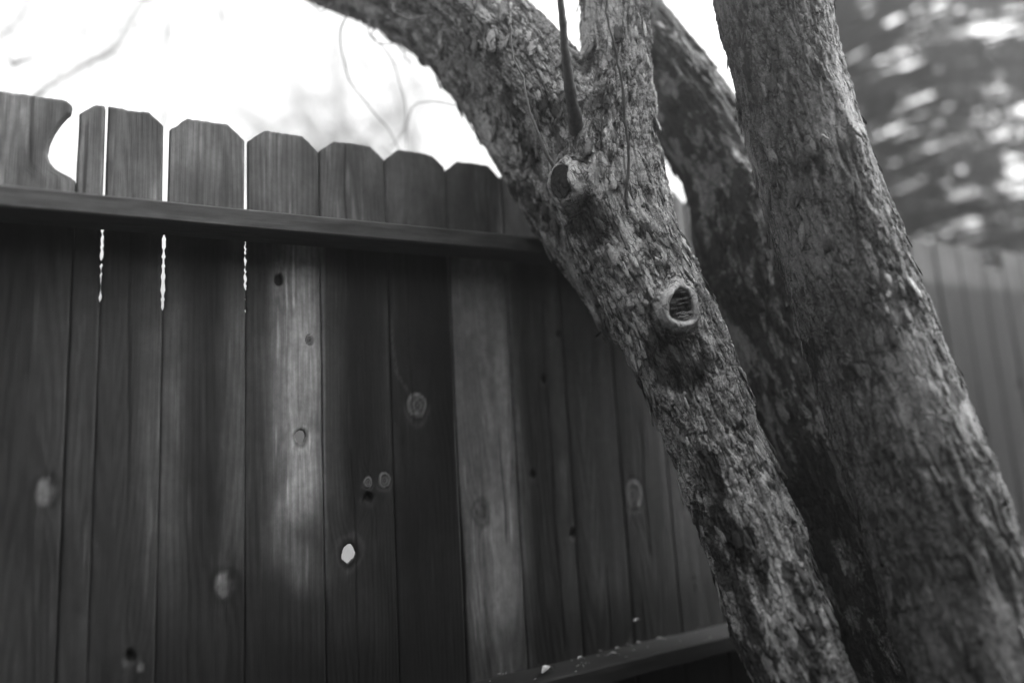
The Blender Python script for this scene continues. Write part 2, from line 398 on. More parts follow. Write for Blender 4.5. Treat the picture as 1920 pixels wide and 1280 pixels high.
    key = np.sort(E, 1); kk = key[:, 0].astype(np.int64) * (n + 1) + key[:, 1]
    _, first, cnt = np.unique(kk, return_index=True, return_counts=True); B = E[first[cnt == 1]]
    Qs = np.stack([B[:, 1], B[:, 0], B[:, 0] + n, B[:, 1] + n], 1)
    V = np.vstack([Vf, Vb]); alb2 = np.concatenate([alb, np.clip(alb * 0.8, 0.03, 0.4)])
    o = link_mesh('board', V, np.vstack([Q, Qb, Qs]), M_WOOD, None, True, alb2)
    adopt(o, fence)
    return o

def wob(x, s, amp=0.0012):
    return lambda z: x + amp * fbm(np.stack([z * 9, z * 0, z * 0 + s], 1), 3, 131)
def gap_edge(x, sign, prof, s):
    """edge of a board beside a slit of light; prof gives half the slit's width by height"""
    def fn(z):
        w = np.interp(z, [p[0] for p in prof], [p[1] for p in prof])
        w = w + (0.0036 * fbm(np.stack([z * 210, z * 0, z * 0 + s], 1), 2, 141) - 0.0001) * (z < 1.24)
        w = np.where(z < 1.085, -0.0006, w)
        return x + sign * np.maximum(w, -0.0005)
    return fn
G1 = [(1.0, -0.001), (1.085, -0.001), (1.10, 0.0012), (1.25, 0.0028), (1.35, 0.0022), (1.48, 0.0028)]
G2 = [(1.0, -0.001), (1.07, -0.001), (1.10, 0.0022), (1.25, 0.0030), (1.30, 0.0045), (1.48, 0.0055)]
G3 = [(1.0, -0.001), (1.07, -0.001), (1.10, 0.0010), (1.25, 0.0022), (1.30, 0.0034), (1.48, 0.0028)]
COVE_Z = [0.0, 1.325, 1.330, 1.338, 1.350, 1.368, 1.39, 1.41, 1.43, 1.458, 1.48]
COVE_X = [-0.166, -0.166, -0.178, -0.194, -0.205, -0.2115, -0.209, -0.203, -0.194, -0.1785, -0.176]
ZB = 0.02
make_board(-0.33, -0.166, ZB, TOP, None, lambda z: np.interp(z, COVE_Z, COVE_X) + 0.0014 * (z < 1.32), 0.0, 1.1)
make_board(-0.478, -0.332, ZB, TOP, seed=1.7)
BO = [(-0.164, -0.1215), (-0.1215, -0.0185), (-0.0185, 0.1285), (0.1285, 0.2755)]
make_board(-0.164, -0.1205, ZB, TOP, wob(-0.164, 1), gap_edge(-0.1205, -1, G1, 2), 0.0, 2.3)
b2 = make_board(-0.1205, -0.0185, ZB, TOP, gap_edge(-0.1205, 1, G1, 2), gap_edge(-0.0185, -1, G2, 4), 0.0, 3.1)
make_board(-0.0185, 0.1285, ZB, TOP, gap_edge(-0.0185, 1, G2, 4), gap_edge(0.1285, -1, G3, 6), 0.033, 4.2)
make_board(0.1285, 0.2750, ZB, TOP, gap_edge(0.1285, 1, G3, 6), wob(0.2750, 8, 0.0008), 0.034, 5.7)
def trim_corners(o, left, right, e=0.031):
    """cut the ears of the split picket whose halves carry one ear each"""
    me = o.data; co = np.empty(len(me.vertices) * 3, np.float32); me.vertices.foreach_get('co', co); co = co.reshape(-1, 3)
    x0, x1 = co[:, 0].min(), co[:, 0].max()
    c = np.zeros(len(co))
    if left: c = np.maximum(c, e - (co[:, 0] - x0))
    if right: c = np.maximum(c, e - (x1 - co[:, 0]))
    co[:, 2] -= np.clip(c, 0, None) * 0.85 * sstep(TOP - 0.05, TOP, co[:, 2]); me.vertices.foreach_set('co', co.ravel()); me.update()
trim_corners(b2, False, True)
trim_corners(bpy.data.objects['board.002'], True, False, 0.028)
trim_corners(bpy.data.objects['board'], False, True, 0.02)
x = 0.2760; k = 0
while x < 1.89:
    make_board(x + 0.0006, x + PITCH - 0.0008, ZB, TOP + 0.003 * math.sin(k * 2.3), wob(x + 0.0006, 20 + k, 0.0007), wob(x + PITCH - 0.0010, 40 + k, 0.0007), 0.032, 7.0 + k * 1.37)
    x += PITCH; k += 1
for q in range(11):                                           # the lower, square-topped boards towards the right
    zt = 1.432 + 0.004 * math.sin(q * 3.1) - (0.07 if q == 6 else 0)
    make_board(x + 0.001, x + PITCH - 0.001, ZB, zt, wob(x + 0.001, 60 + q), wob(x + PITCH - 0.001, 70 + q), 0.0, 31.0 + q * 1.9, dx=0.006, dz=0.012)
    x += PITCH
XEND = x
for q in range(5):                                            # pickets out of frame to the left
    make_board(-0.478 - PITCH * (q + 1), -0.480 - PITCH * q, ZB, TOP, ear=0.031, seed=50 + q, dx=0.02, dz=0.05)

def make_rail(x0, x1, z0, h, d, seed, tone=1.0, front=True):
    nx = int((x1 - x0) / 0.006); prof = []
    c = 0.003
    y1 = YF - 0.0025 if front else YF + BT + d; y0 = y1 - d
    prof = [(y1, z0), (y0 + c, z0), (y0, z0 + c), (y0, z0 + h * .33), (y0, z0 + h * .66), (y0, z0 + h - c), (y0 + c, z0 + h), (y0 + d * .35, z0 + h), (y0 + d * .7, z0 + h), (y1, z0 + h)]
    m = len(prof); xs = np.linspace(x0, x1, nx)
    V = np.array([[xx, p[0], p[1]] for xx in xs for p in prof])
    nn = fbm(np.stack([V[:, 0] * 6, V[:, 1] * 90, V[:, 2] * 90], 1), 4, int(seed))
    warp = 0.003 * fbm(np.stack([V[:, 0] * 2.2, V[:, 1] * 0, V[:, 0] * 0 + seed], 1), 2, 7)
    inner = (V[:, 1] < y1 - 1e-6)
    V[:, 1] += 0.0012 * nn * inner; V[:, 2] += 0.0012 * nn * inner + warp
    alb = 0.055 + 0.035 * nn + 0.012 * fbm(np.stack([V[:, 0] * 20, V[:, 1] * 30, V[:, 2] * 60], 1), 3, 5)
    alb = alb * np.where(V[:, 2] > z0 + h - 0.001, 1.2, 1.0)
    i, j = np.meshgrid(np.arange(nx - 1), np.arange(m), indexing='ij'); i = i.ravel(); j = j.ravel(); j2 = (j + 1) % m
    F = [list(r) for r in np.stack([i * m + j, i * m + j2, (i + 1) * m + j2, (i + 1) * m + j], 1)]
    F += [list(range(m))[::-1], list(range((nx - 1) * m, nx * m))]
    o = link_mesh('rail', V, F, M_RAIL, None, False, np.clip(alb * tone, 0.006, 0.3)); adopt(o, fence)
    return o
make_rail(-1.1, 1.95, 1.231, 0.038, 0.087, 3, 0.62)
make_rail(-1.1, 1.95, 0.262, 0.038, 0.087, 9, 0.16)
# nail heads driven through the far boards
for (nx_, nz_) in [(2.36, 1.30), (2.52, 1.24), (2.66, 1.30), (2.21, 1.26), (1.215, 0.43), (1.217, 0.405)]:
    th = np.arange(10) * 2 * math.pi / 10
    r = 0.0045
    V = np.vstack([np.stack([nx_ + r * np.cos(th), np.full(10, YF + 0.002), nz_ + r * np.sin(th)], 1), np.stack([nx_ + r * .9 * np.cos(th), np.full(10, YF - 0.0025), nz_ + r * .9 * np.sin(th)], 1)])
    F = [[q, (q + 1) % 10, 10 + (q + 1) % 10, 10 + q] for q in range(10)] + [list(range(10, 20))]
    adopt(link_mesh('nail_head', V, F, M_NAIL, None, False), fence)

# ------------------------------------------------------------------ tree trunks
def limb_path(rows, n=70, ground=True):
    """rows: photo x, y, half width in px, depth -> sampled centre line with radii"""
    pts = [list(at(a, b, d)) + [w / FPX * d] for (a, b, w, d) in rows]
    if ground:
        p0 = np.array(pts[0]); p1 = np.array(pts[1]); dr = nz(p0[:3] - p1[:3])
        L = (p0[2] + 0.08) / max(-dr[2], 0.2)
        e = p0.copy(); e[:3] += dr * L; e[3] *= 1.35
        m_ = p0.copy(); m_[:3] += dr * L * 0.55; m_[3] *= 1.06
        pts = [e, m_] + pts
    return catmull(pts, n)

def seg_eval(P, path):
    """signed distance to the limb plus its own coordinates (unit vector round the axis, arc length)"""
    C = path[:, :3]; R = path[:, 3]; T = np.gradient(C, axis=0); T /= np.linalg.norm(T, axis=1)[:, None]
    S = np.concatenate([[0], np.cumsum(np.linalg.norm(np.diff(C, axis=0), axis=1))])
    ref = np.array([0.2, -1.0, 0.05])
    E1 = ref - T * (T @ ref)[:, None]; E1 /= np.linalg.norm(E1, axis=1)[:, None]; E2 = np.cross(T, E1)
    n = len(P); idx = np.empty(n, int)
    for s in range(0, n, 40000):
        p = P[s:s + 40000]; d2 = (p * p).sum(1)[:, None] - 2 * p @ C.T + (C * C).sum(1)[None]; idx[s:s + 40000] = d2.argmin(1)
    D = P - C[idx]; al = (D * T[idx]).sum(1)
    nb = np.clip(idx + np.where(al > 0, 1, -1), 0, len(C) - 1); seg = np.linalg.norm(C[nb] - C[idx], axis=1) + 1e-9
    t = np.clip(np.abs(al) / seg, 0, 1) * (nb != idx); t2 = t[:, None]
    Cc = C[idx] * (1 - t2) + C[nb] * t2; Rr = R[idx] * (1 - t) + R[nb] * t; s_ = S[idx] * (1 - t) + S[nb] * t
    e1 = E1[idx] * (1 - t2) + E1[nb] * t2; e2 = E2[idx] * (1 - t2) + E2[nb] * t2
    d = P - Cc; dist = np.linalg.norm(d, axis=1)
    return dist - Rr, (d * e1).sum(1) / (dist + 1e-9), (d * e2).sum(1) / (dist + 1e-9), s_, Rr

def voxel_union(paths, voxel):
    acc = Acc()
    for p in paths:
        V, F = tube(p[:, :3], p[:, 3], 40); acc.add(V, F)
    o = acc.build('tmp', None, None, True)
    md = o.modifiers.new('r', 'REMESH'); md.mode = 'VOXEL'; md.voxel_size = voxel; md.adaptivity = 0
    dg = bpy.context.evaluated_depsgraph_get(); ev = o.evaluated_get(dg); me = ev.to_mesh()
    n = len(me.vertices); V = np.empty(n * 3, np.float32); me.vertices.foreach_get('co', V); V = V.reshape(-1, 3).astype(float)
    nl = len(me.loops); L = np.empty(nl, np.int32); me.loops.foreach_get('vertex_index', L); Fq = L.reshape(-1, 4)
    ev.to_mesh_clear(); m0 = o.data; bpy.data.objects.remove(o); bpy.data.meshes.remove(m0)
    return V, Fq

def normals(V, F):
    n = np.cross(V[F[:, 2]] - V[F[:, 0]], V[F[:, 3]] - V[F[:, 1]])
    N_ = np.zeros_like(V)
    for k_ in range(4):
        for c in range(3): N_[:, c] += np.bincount(F[:, k_], n[:, c], len(V))
    return N_ / (np.linalg.norm(N_, axis=1)[:, None] + 1e-12)

def bark_field(q1, q2, s, R, seed, rough, moss):
    """plates, ledges and cracks in the limb's own coordinates; returns height in metres and albedo"""
    a1 = q1 * R; a2 = q2 * R
    W = np.stack([a1, a2, s * 0.30], 1)
    wp = 0.006 * np.stack([fbm(W * 45, 2, seed + 1), fbm(W * 45, 2, seed + 2), fbm(W * 45, 2, seed + 3)], 1)
    Wd = W + wp
    region = fbm(np.stack([a1, a2, s * 0.5], 1) * 11, 3, seed + 9)
    rg = sstep(-0.35, 0.25, region + rough)
    # bark peels in layers: two stacks of terraces with sharp, ragged ledges
    def terrace(n, k, w):
        t = n * k; fl = np.floor(t); fr = t - fl
        return fl + sstep(0.0, w, fr), np.exp(-(np.minimum(fr, 1 - fr * 1.0) / (w * 0.9)) ** 2), fl
    L1 = np.stack([a1, a2, s * 0.22], 1) + 0.35 * wp
    n1 = fbm(L1 * 58, 5, seed + 20, 0.55); n2 = fbm(L1 * 190 + 7.7, 3, seed + 30, 0.6)
    t1, k1, c1 = terrace(n1 + 0.10 * n2, 5.5, 0.20)
    t2, k2, c2 = terrace(n2, 4.0, 0.30)
    g1, g2, j1, e1 = worley(Wd * np.array([95.0, 95.0, 95.0]) + 5.1, seed + 35)
    cr = sstep(0.16, 0.0, g2 - g1) * sstep(-0.1, 0.25, fbm(W * 30, 2, seed + 36) + 0.1)
    furrow = np.abs(fbm(np.stack([a1 * 38, a2 * 38, s * 5.5], 1), 3, seed + 50))
    fw = sstep(0.085, 0.0, furrow)
    h = 0.0030 * t1 * (0.35 + 0.65 * rg) + 0.0007 * t2 * rg - 0.0022 * cr * rg + 0.0011 * (j1 - 0.5) * rg
    h += 0.0022 * np.clip(e1[:, 2] + 0.1, -0.5, 0.6) * (j1 > 0.55) * rg
    h -= 0.0048 * fw * (0.25 + 0.75 * rg)
    h += 0.0022 * fbm(W * 24, 3, seed + 60) + 0.0005 * fbm(np.stack([a1, a2, s * .6], 1) * 260, 2, seed + 61)
    hue = _h(c1.astype(np.int64) + 50, (c2 + 50).astype(np.int64), np.zeros(len(c1), np.int64), seed)
    alb = 0.20 + 0.07 * (hue - 0.5) + 0.085 * (j1 - 0.5) * rg + 0.11 * fbm(W * 40, 4, seed + 70, 0.6) - 0.05 * (rg - 0.5)
    alb *= 1 - 0.66 * k1 * (0.3 + 0.7 * rg); alb *= 1 - 0.30 * k2 * rg; alb *= 1 - 0.45 * cr * rg; alb *= 1 - 0.60 * fw
    mo = fbm(np.stack([a1, a2, s * 0.42], 1) * 34, 5, seed + 80, 0.66) + 0.35 * fbm(np.stack([a1, a2, s * 0.4], 1) * 7, 2, seed + 81)
    mk = sstep(0.0, 0.10, mo + moss)
    alb = np.clip(alb, 0.02, 1) * (1 - 0.80 * mk); h += 0.0006 * mk
    return h, alb, rg

def ell_rad(rel, dr):
    e2 = nz(np.array([0, 0, 1.0]) - dr * dr[2]); e1 = np.cross(dr, e2)
    return np.sqrt((rel @ e1 / 0.93) ** 2 + (rel @ e2 / 1.22) ** 2)
KN = []     # pruning scars on the focal tree: centre, outward direction, radius
def make_tree(root, limbs, names, voxel, seed, rough, moss, knots=(), stubs=(), kblend=0.05, tone=1.0, mossfun=None, relief=1.0):
    V, F = voxel_union(limbs + list(stubs), voxel)
    allp = limbs + list(stubs)
    for it in range(2):
        Nn = normals(V, F); ds = []
        for p in allp: ds.append(seg_eval(V, p)[0])
        d = ds[0]
        for e in ds[1:]:
            hh = np.clip(0.5 + 0.5 * (e - d) / kblend, 0, 1); d = e * (1 - hh) + d * hh - kblend * hh * (1 - hh)
        V = V - Nn * np.clip(d, -0.02, 0.02)[:, None] * 0.85
    Nn = normals(V, F); dl = []; ev = []
    for i, p in enumerate(limbs):
        d, q1, q2, s, R = seg_eval(V, p); dl.append(d); ev.append((q1, q2, s, R))
    dmin = np.array(dl).min(0); H = np.zeros(len(V)); A = np.zeros(len(V)); WS = np.zeros(len(V)) + 1e-12
    for i, p in enumerate(limbs):
        sel = np.where(dl[i] < dmin + 0.022)[0]; q1, q2, s, R = [x_[sel] for x_ in ev[i]]; Vs = V[sel]
        h, a, rg = bark_field(q1, q2, s + 3.1 * i, p[len(p) // 2, 3] * 0.4 + R * 0.6, seed, rough, moss if mossfun is None else moss + mossfun(Vs, q1, q2))
        w = np.exp(-(dl[i][sel] - dmin[sel]) / 0.006)
        H[sel] += w * h; A[sel] += w * a; WS[sel] += w
    H = H / WS * relief; A = A / WS * tone
    H += 0.006 * fbm(V * 9, 3, seed + 90)
    calm = np.ones(len(V)); push = np.zeros_like(V)
    for (c, dr, kr, dark) in knots:
        rel = V - c; ax = rel @ dr; rad = ell_rad(rel, dr)
        ang = fbm(np.stack([rel @ nz(np.cross(dr, [0, 0, 1.0])) * 40, rel[:, 2] * 40, ax * 0], 1), 3, seed + 95)
        rad = rad * (1 + 0.20 * ang)
        side = (ax > -0.05) & (rad < kr * 3.2)
        ring = np.exp(-((rad - kr * 1.22) / (kr * 0.26)) ** 2) * side * (0.9 + 0.6 * fbm(V * 30, 2, seed + 96))
        cup = sstep(kr * 1.02, kr * 0.80, rad) * side
        calm = calm * (1 - 0.88 * sstep(kr * 1.75, kr * 1.45, rad) * side)
        push += dr * (0.014 * ring - 0.006 * cup)[:, None]
        wr = 0.0022 * np.sin(rad / kr * 22 + 5 * ang) * sstep(kr * 1.45, kr * 1.6, rad) * sstep(kr * 2.4, kr * 1.7, rad) * side
        push += dr * wr[:, None]
        A = np.where(side & (rad < kr * 1.7), A * sstep(kr * 1.3, kr * 1.75, rad) + (0.42 + 0.07 * ang + 0.16 * fbm(V * 130, 3, seed + 98)) * (1 - sstep(kr * 1.3, kr * 1.75, rad)), A)
        A = A * (1 - 0.8 * cup) * (1 - 0.5 * np.exp(-((rad - kr * .92) / (kr * .08)) ** 2) * side)
        if dark:                                                # black sooty weeping stain below the scar
            down = dark[0]; q = V - dark[1]; t = q @ down
            rr = np.sqrt((t / dark[2]) ** 2 + ((np.linalg.norm(q - t[:, None] * down, axis=1)) / dark[3]) ** 2)
            st = sstep(1.15, 0.75, rr + 0.75 * fbm(V * np.array([60, 60, 36]), 5, seed + 97, 0.65)) * (1 - sstep(kr * 1.65, kr * 1.3, rad) * side)
            A = A * (1 - 0.80 * st)
    V2 = V + Nn * (H * calm)[:, None] + push
    A = np.clip(A, 0.012, 0.50)
    dl = np.array(dl); own = dl.argmin(0); fo = own[F[:, 0]]
    objs = []
    for i, nm in enumerate(names):
        Fi = F[fo == i]
        if len(Fi) == 0: continue
        used = np.unique(Fi); mp = np.full(len(V2), -1); mp[used] = np.arange(len(used))
        o = link_mesh(nm, V2[used], mp[Fi], M_BARK, None, True, A[used]); adopt(o, root); objs.append(o)
    return V2, F, Nn, A, own

def add_flakes(root, V, Nn, A, axis_fn, count, seed, zmin, size=1.0, lim=None):
    """thin curled plates of bark, their lower ends standing off the trunk"""
    r = np.random.default_rng(seed)
    ok = np.where(V[:, 2] > zmin)[0]
    reg = fbm(V[ok] * 22, 3, seed + 2) > 0.10
    ok = ok[reg]
    if lim is not None: ok = ok[lim(V[ok])]
    pick = r.choice(ok, count, replace=False)
    P = V[pick]; Nm = Nn[pick]; T = axis_fn(P); T = T - Nm * (T * Nm).sum(1)[:, None]; T /= np.linalg.norm(T, axis=1)[:, None]
    B = np.cross(Nm, T)
    L = (0.004 + 0.015 * r.random(count) ** 2.0) * size; Wd = L * r.uniform(0.16, 0.55, count); ang = r.normal(0, 0.22, count)
    T2 = T * np.cos(ang)[:, None] + B * np.sin(ang)[:, None]; B2 = np.cross(Nm, T2)
    lift = r.uniform(0.03, 0.34, count)
    U = [(-1, -.35), (-1.0, .4), (-.35, -.62), (-.4, .6), (.4, -.5), (.35, .62), (.95, -.25), (1, .3)]   # ladder of 4 rows x 2
    th = 0.0007 * size
    VV = []; 
    for layer in (0, 1):
        for (a, b) in U:
            aa = a + r.uniform(-.42, .42, count) * (0.4 + abs(a) * 0.6); bb = b + r.uniform(-.30, .30, count)
            up = 0.0004 + (1 - aa) * 0.5 * lift * L + 0.12 * L * (1 - aa) * (bb ** 2) + th * layer
            VV.append(P + T2 * (aa * L)[:, None] + B2 * (bb * Wd * 1.3)[:, None] + Nm * up[:, None])
    VV = np.stack(VV, 1)                     # count,16,3
    quads = [(8, 10, 11, 9), (10, 12, 13, 11), (12, 14, 15, 13), (1, 3, 2, 0), (3, 5, 4, 2), (5, 7, 6, 4),
             (0, 2, 10, 8), (2, 4, 12, 10), (4, 6, 14, 12), (9, 11, 3, 1), (11, 13, 5, 3), (13, 15, 7, 5), (8, 9, 1, 0), (14, 6, 7, 15)]
    Fq = (np.array(quads)[None] + (np.arange(count) * 16)[:, None, None]).reshape(-1, 4)
    al = np.repeat(np.clip(A[pick] * r.uniform(0.7, 1.25, count), 0.012, 0.42), 16)
    o = link_mesh('bark_flakes', VV.reshape(-1, 3), Fq, M_BARK, None, False, al); tag(o, kind='stuff'); adopt(o, root)
    return o

# --- the focal leaning tree
A_MAIN = limb_path([(1512, 1280, 88, 1.20), (1447, 1120, 88, 1.25), (1392, 960, 86, 1.30), (1330, 800, 84, 1.35), (1264, 640, 90, 1.385),
                    (1198, 500, 96, 1.42), (1155, 400, 100, 1.44), (1140, 300, 98, 1.45), (1148, 200, 78, 1.46), (1155, 100, 60, 1.47), (1150, 0, 64, 1.48), (1138, -150, 60, 1.50), (1120, -330, 52, 1.53)], 110)
A_LEFT = limb_path([(1150, 380, 78, 1.46), (1102, 285, 84, 1.47), (1040, 190, 80, 1.50), (962, 90, 76, 1.54), (880, 5, 74, 1.58), (780, -85, 68, 1.62), (640, -200, 58, 1.68)], 60, False)
A_BACK = limb_path([(1165, 600, 40, 1.47), (1102, 490, 46, 1.50), (1045, 395, 52, 1.525), (990, 295, 56, 1.56), (930, 185, 60, 1.60), (872, 105, 62, 1.63), (800, 38, 62, 1.66), (712, -12, 58, 1.70), (600, -55, 54, 1.74), (450, -110, 46, 1.80)], 70, False)
def cam_dir(x, y, z):   # direction given in camera axes
    return nz(CM @ np.array([x, y, z], float))
K1 = at(1053, 341, 1.345); D1 = cam_dir(-0.72, -0.05, 0.70)
K2 = at(1272, 574, 1.290); D2 = cam_dir(0.16, 0.02, 0.98)
def stub(K, D, r, L):
    a = K - D * L; return catmull(np.array([list(a) + [r * 1.25], list(K - D * L * .5) + [r * 1.1], list(K - D * 0.026) + [r]]), 12)
DOWN_A = nz(at(1330, 800, 1.33) - at(1198, 500, 1.42))
root_a = tag(empty('leaning_tree', tuple(A_MAIN[0, :3])), 'leaning flaky-barked tree in sharp focus with two round pruning scars, leftmost of the trunks', 'tree')
knots_a = [(K1, D1, 0.0285, (nz(DOWN_A + 0.25 * cam_dir(1, 0, 0)), at(1102, 412, 1.345), 0.072, 0.052)), (K2, D2, 0.0265, (DOWN_A, at(1262, 668, 1.295), 0.085, 0.055))]
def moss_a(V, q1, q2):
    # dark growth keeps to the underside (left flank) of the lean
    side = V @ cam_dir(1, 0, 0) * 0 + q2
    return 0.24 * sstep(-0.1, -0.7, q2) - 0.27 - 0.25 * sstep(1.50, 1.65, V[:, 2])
VA, FA, NA, AA, OWA = make_tree(root_a, [A_MAIN, A_LEFT, A_BACK], ['trunk', 'limb', 'limb'], 0.0019, 3, 0.22, -0.06, knots_a,
                                [stub(K1, D1, 0.040, 0.08), stub(K2, D2, 0.036, 0.05)], 0.045, 2.55, moss_a)
def axis_of(path):
    C = path[:, :3]; T = np.gradient(C, axis=0); T /= np.linalg.norm(T, axis=1)[:, None]
    def fn(P):
        d2 = (P * P).sum(1)[:, None] - 2 * P @ C.T + (C * C).sum(1)[None]; return T[d2.argmin(1)]
    return fn
def off_knots(P):
    m_ = np.ones(len(P), bool)
    for (c, dr, kr, dk) in knots_a: m_ &= np.linalg.norm(P - c, axis=1) > kr * 1.9
    return m_
add_flakes(root_a, VA, NA, AA, axis_of(A_MAIN), 3400, 5, 0.1, 1.25, off_knots)

# --- the mottled trunk behind
B_MAIN = limb_path([(1700, 1280, 104, 1.46), (1648, 1150, 102, 1.50), (1592, 1000, 98, 1.54), (1534, 850, 96, 1.58), (1474, 700, 94, 1.61), (1424, 560, 92, 1.64),
                    (1392, 430, 88, 1.66), (1362, 318, 80, 1.68), (1298, 215, 76, 1.70), (1236, 105, 62, 1.73), (1172, 10, 54, 1.76), (1090, -110, 48, 1.80), (980, -260, 42, 1.86)], 100)
root_b = tag(empty('mottled_tree', tuple(B_MAIN[0, :3])), 'dark mottled trunk in shade standing between the leaning tree and the thick right-hand trunk', 'tree')
VB, FB, NB, AB, _ = make_tree(root_b, [B_MAIN], ['trunk'], 0.0027, 213, 0.0, 0.16, (), (), 0.05, 1.0, None, 0.8)
add_flakes(root_b, VB, NB, AB, axis_of(B_MAIN), 900, 15, 0.2, 1.3)

# --- the thick trunk on the right
C_MAIN = limb_path([(1850, 1280, 128, 1.10), (1792, 1100, 126, 1.15), (1740, 950, 124, 1.19), (1686, 800, 119, 1.23), (1632, 640, 111, 1.27), (1592, 520, 106, 1.29), (1550, 400, 103, 1.31),
                    (1514, 290, 100, 1.33), (1478, 150, 95, 1.35), (1447, 0, 97, 1.37), (1420, -160, 92, 1.40), (1385, -380, 84, 1.44)], 100)
root_c = tag(empty('thick_tree', tuple(C_MAIN[0, :3])), 'thick pale-barked trunk at the right with dark blotches down its right flank', 'tree')
def moss_c(V, q1, q2):
    right = (V - EYE) @ cam_dir(1, 0, 0); 
    return 0.36 * sstep(-0.1, 0.6, q2) * sstep(1.75, 1.3, V[:, 2]) - 0.13 + 0.25 * fbm(V * 6.5, 2, 333)
VC, FC, NC, AC, _ = make_tree(root_c, [C_MAIN], ['trunk'], 0.0026, 417, 0.12, -0.12, (), (), 0.05, 0.86, moss_c, 0.62)
add_flakes(root_c, VC, NC, AC, axis_of(C_MAIN), 520, 25, 0.15, 1.3)

# --- pruning-scar faces: cracked end grain
def cut_face(c, dr, r, seed, slats):
    e2 = nz(np.array([0, 0, 1.0]) - dr * dr[2]); e1 = np.cross(dr, e2); nr, na = 26, 64
    V = [c.copy()]; al = [0.05]
    for i in range(1, nr + 1):
        for j in range(na):
            t = j * 2 * math.pi / na; rr = r * i / nr
            V.append(c + rr * (0.93 * math.cos(t) * e1 + 1.22 * math.sin(t) * e2))
    V = np.array(V); rel = V - c; X = rel @ e1; Yc = rel @ e2; R_ = np.sqrt(X ** 2 + Yc ** 2)
    nn = fbm(np.stack([X * 120, Yc * 120, X * 0], 1), 4, seed)
    if slats:
        st = fbm(np.stack([X * 40 + Yc * 12, Yc * 330 + X * 60, X * 0], 1), 4, seed + 2); h = 0.006 * st + 0.002 * nn; al = 0.045 + 0.11 * st + 0.08 * nn
    else:
        h = 0.0008 * np.sin(R_ * 2600 + 2 * nn) + 0.001 * nn; al = 0.045 + 0.012 * np.sin(R_ * 2600 + 2 * nn) + 0.22 * sstep(0.25, 0.6, nn) * sstep(r * .5, r * .1, R_)
    V = V + dr * h[:, None]
    F = [[0, 1 + j, 1 + (j + 1) % na] for j in range(na)]
    for i in range(nr - 1):
        a = 1 + i * na; b = a + na
        F += [[a + j, b + j, b + (j + 1) % na, a + (j + 1) % na] for j in range(na)]
    o = link_mesh('pruning_scar', V, F, M_BARK, None, True, np.clip(al, 0.02, 0.4)); adopt(o, root_a); return o
def surf_along(K, D):
    rel = VA - K; ax = rel @ D; rad = np.linalg.norm(rel - ax[:, None] * D, axis=1); s = (rad < 0.012) & (ax > -0.04); return ax[s].mean()
s1 = cut_face(K1 + D1 * (surf_along(K1, D1) + 0.003), D1, 0.0275, 3, False); s1['label'] = 'smooth grey oval scar with a thick raised rim'
s2 = cut_face(K2 + D2 * (surf_along(K2, D2) + 0.003), D2, 0.0255, 7, True); s2['label'] = 'cracked splintered scar with a raised rim'
# splinters and debris caught in the lower scar
ac = Acc(); r_ = np.random.default_rng(4)
for q in range(16):
    p = K2 + D2 * (surf_along(K2, D2) + 0.006 + 0.003 * r_.random()) + cam_dir(1, 0, 0) * r_.uniform(-0.012, 0.022) + cam_dir(0, 1, 0) * r_.uniform(-0.028, -0.012)
    d = nz(cam_dir(1, r_.uniform(-.3, .9), r_.uniform(-.3, .3))) * r_.uniform(0.003, 0.010)
    V, F = tube(np.array([p - d, p + d * .3, p + d]), [0.0007, 0.0008, 0.0003], 4); ac.add(V, F)
o = ac.build('splinters', M_LEAF); tag(o, kind='stuff'); adopt(o, root_a)

# --- shoots and twigs growing from the leaning tree
def twig(name, rows, mat, root, sides=8, jitter=0.0, n=30, seed=0, label=None):
    pts = np.array([list(at(a, b, d)) + [w / FPX * d] for (a, b, w, d) in rows]); P = catmull(pts, n)
    rr = np.random.default_rng(seed)
    if jitter:
        kk_ = rr.normal(0, jitter * 5, (n // 4 + 2, 3)); P[:, :3] += np.stack([np.interp(np.arange(n), np.arange(n // 4 + 2) * 4, kk_[:, c]) for c in range(3)], 1); P[:, 3] *= 0.6 if name == 'twig' else 0.85
    if mat is M_SHOOT:
        P[:, 3] *= 1 + 0.16 * (np.arange(n) % 7 == 3) + 0.05 * rr.normal(0, 1, n); P[1:-1, :3] += 0.0006 * rr.normal(0, 1, (n - 2, 3))
    V, F = tube(P[:, :3], np.maximum(P[:, 3], 0.0004), sides); o = link_mesh(name, V, F, mat, None, True)
    if root: adopt(o, root)
    if label: o['label'] = label
    return o
twig('shoot', [(1048, -60, 6, 1.20), (1053, 20, 6.5, 1.22), (1060, 100, 8, 1.25), (1070, 175, 11, 1.29), (1078, 225, 13, 1.335), (1084, 262, 14, 1.41)], M_SHOOT, root_a, 16, 0, 40, 1, 'thick young shoot rising straight from the fork')
twig('shoot', [(1138, -30, 2.0, 1.22), (1150, 60, 2.4, 1.24), (1163, 130, 2.8, 1.265), (1172, 220, 3.2, 1.285), (1178, 300, 3.2, 1.295), (1177, 378, 3.4, 1.31), (1178, 392, 4, 1.345)], M_SHOOT, root_a, 10, 0.0006, 40, 2, 'thin dark shoot lying against the trunk')
twig('shoot', [(952, 50, 1.5, 1.30), (966, 110, 1.8, 1.31), (985, 175, 2.2, 1.32), (1002, 235, 3.0, 1.33), (1022, 285, 4.0, 1.345), (1040, 316, 5, 1.37)], M_TWIG, root_a, 10, 0.0004, 40, 3, 'slender pale shoot above the oval scar')
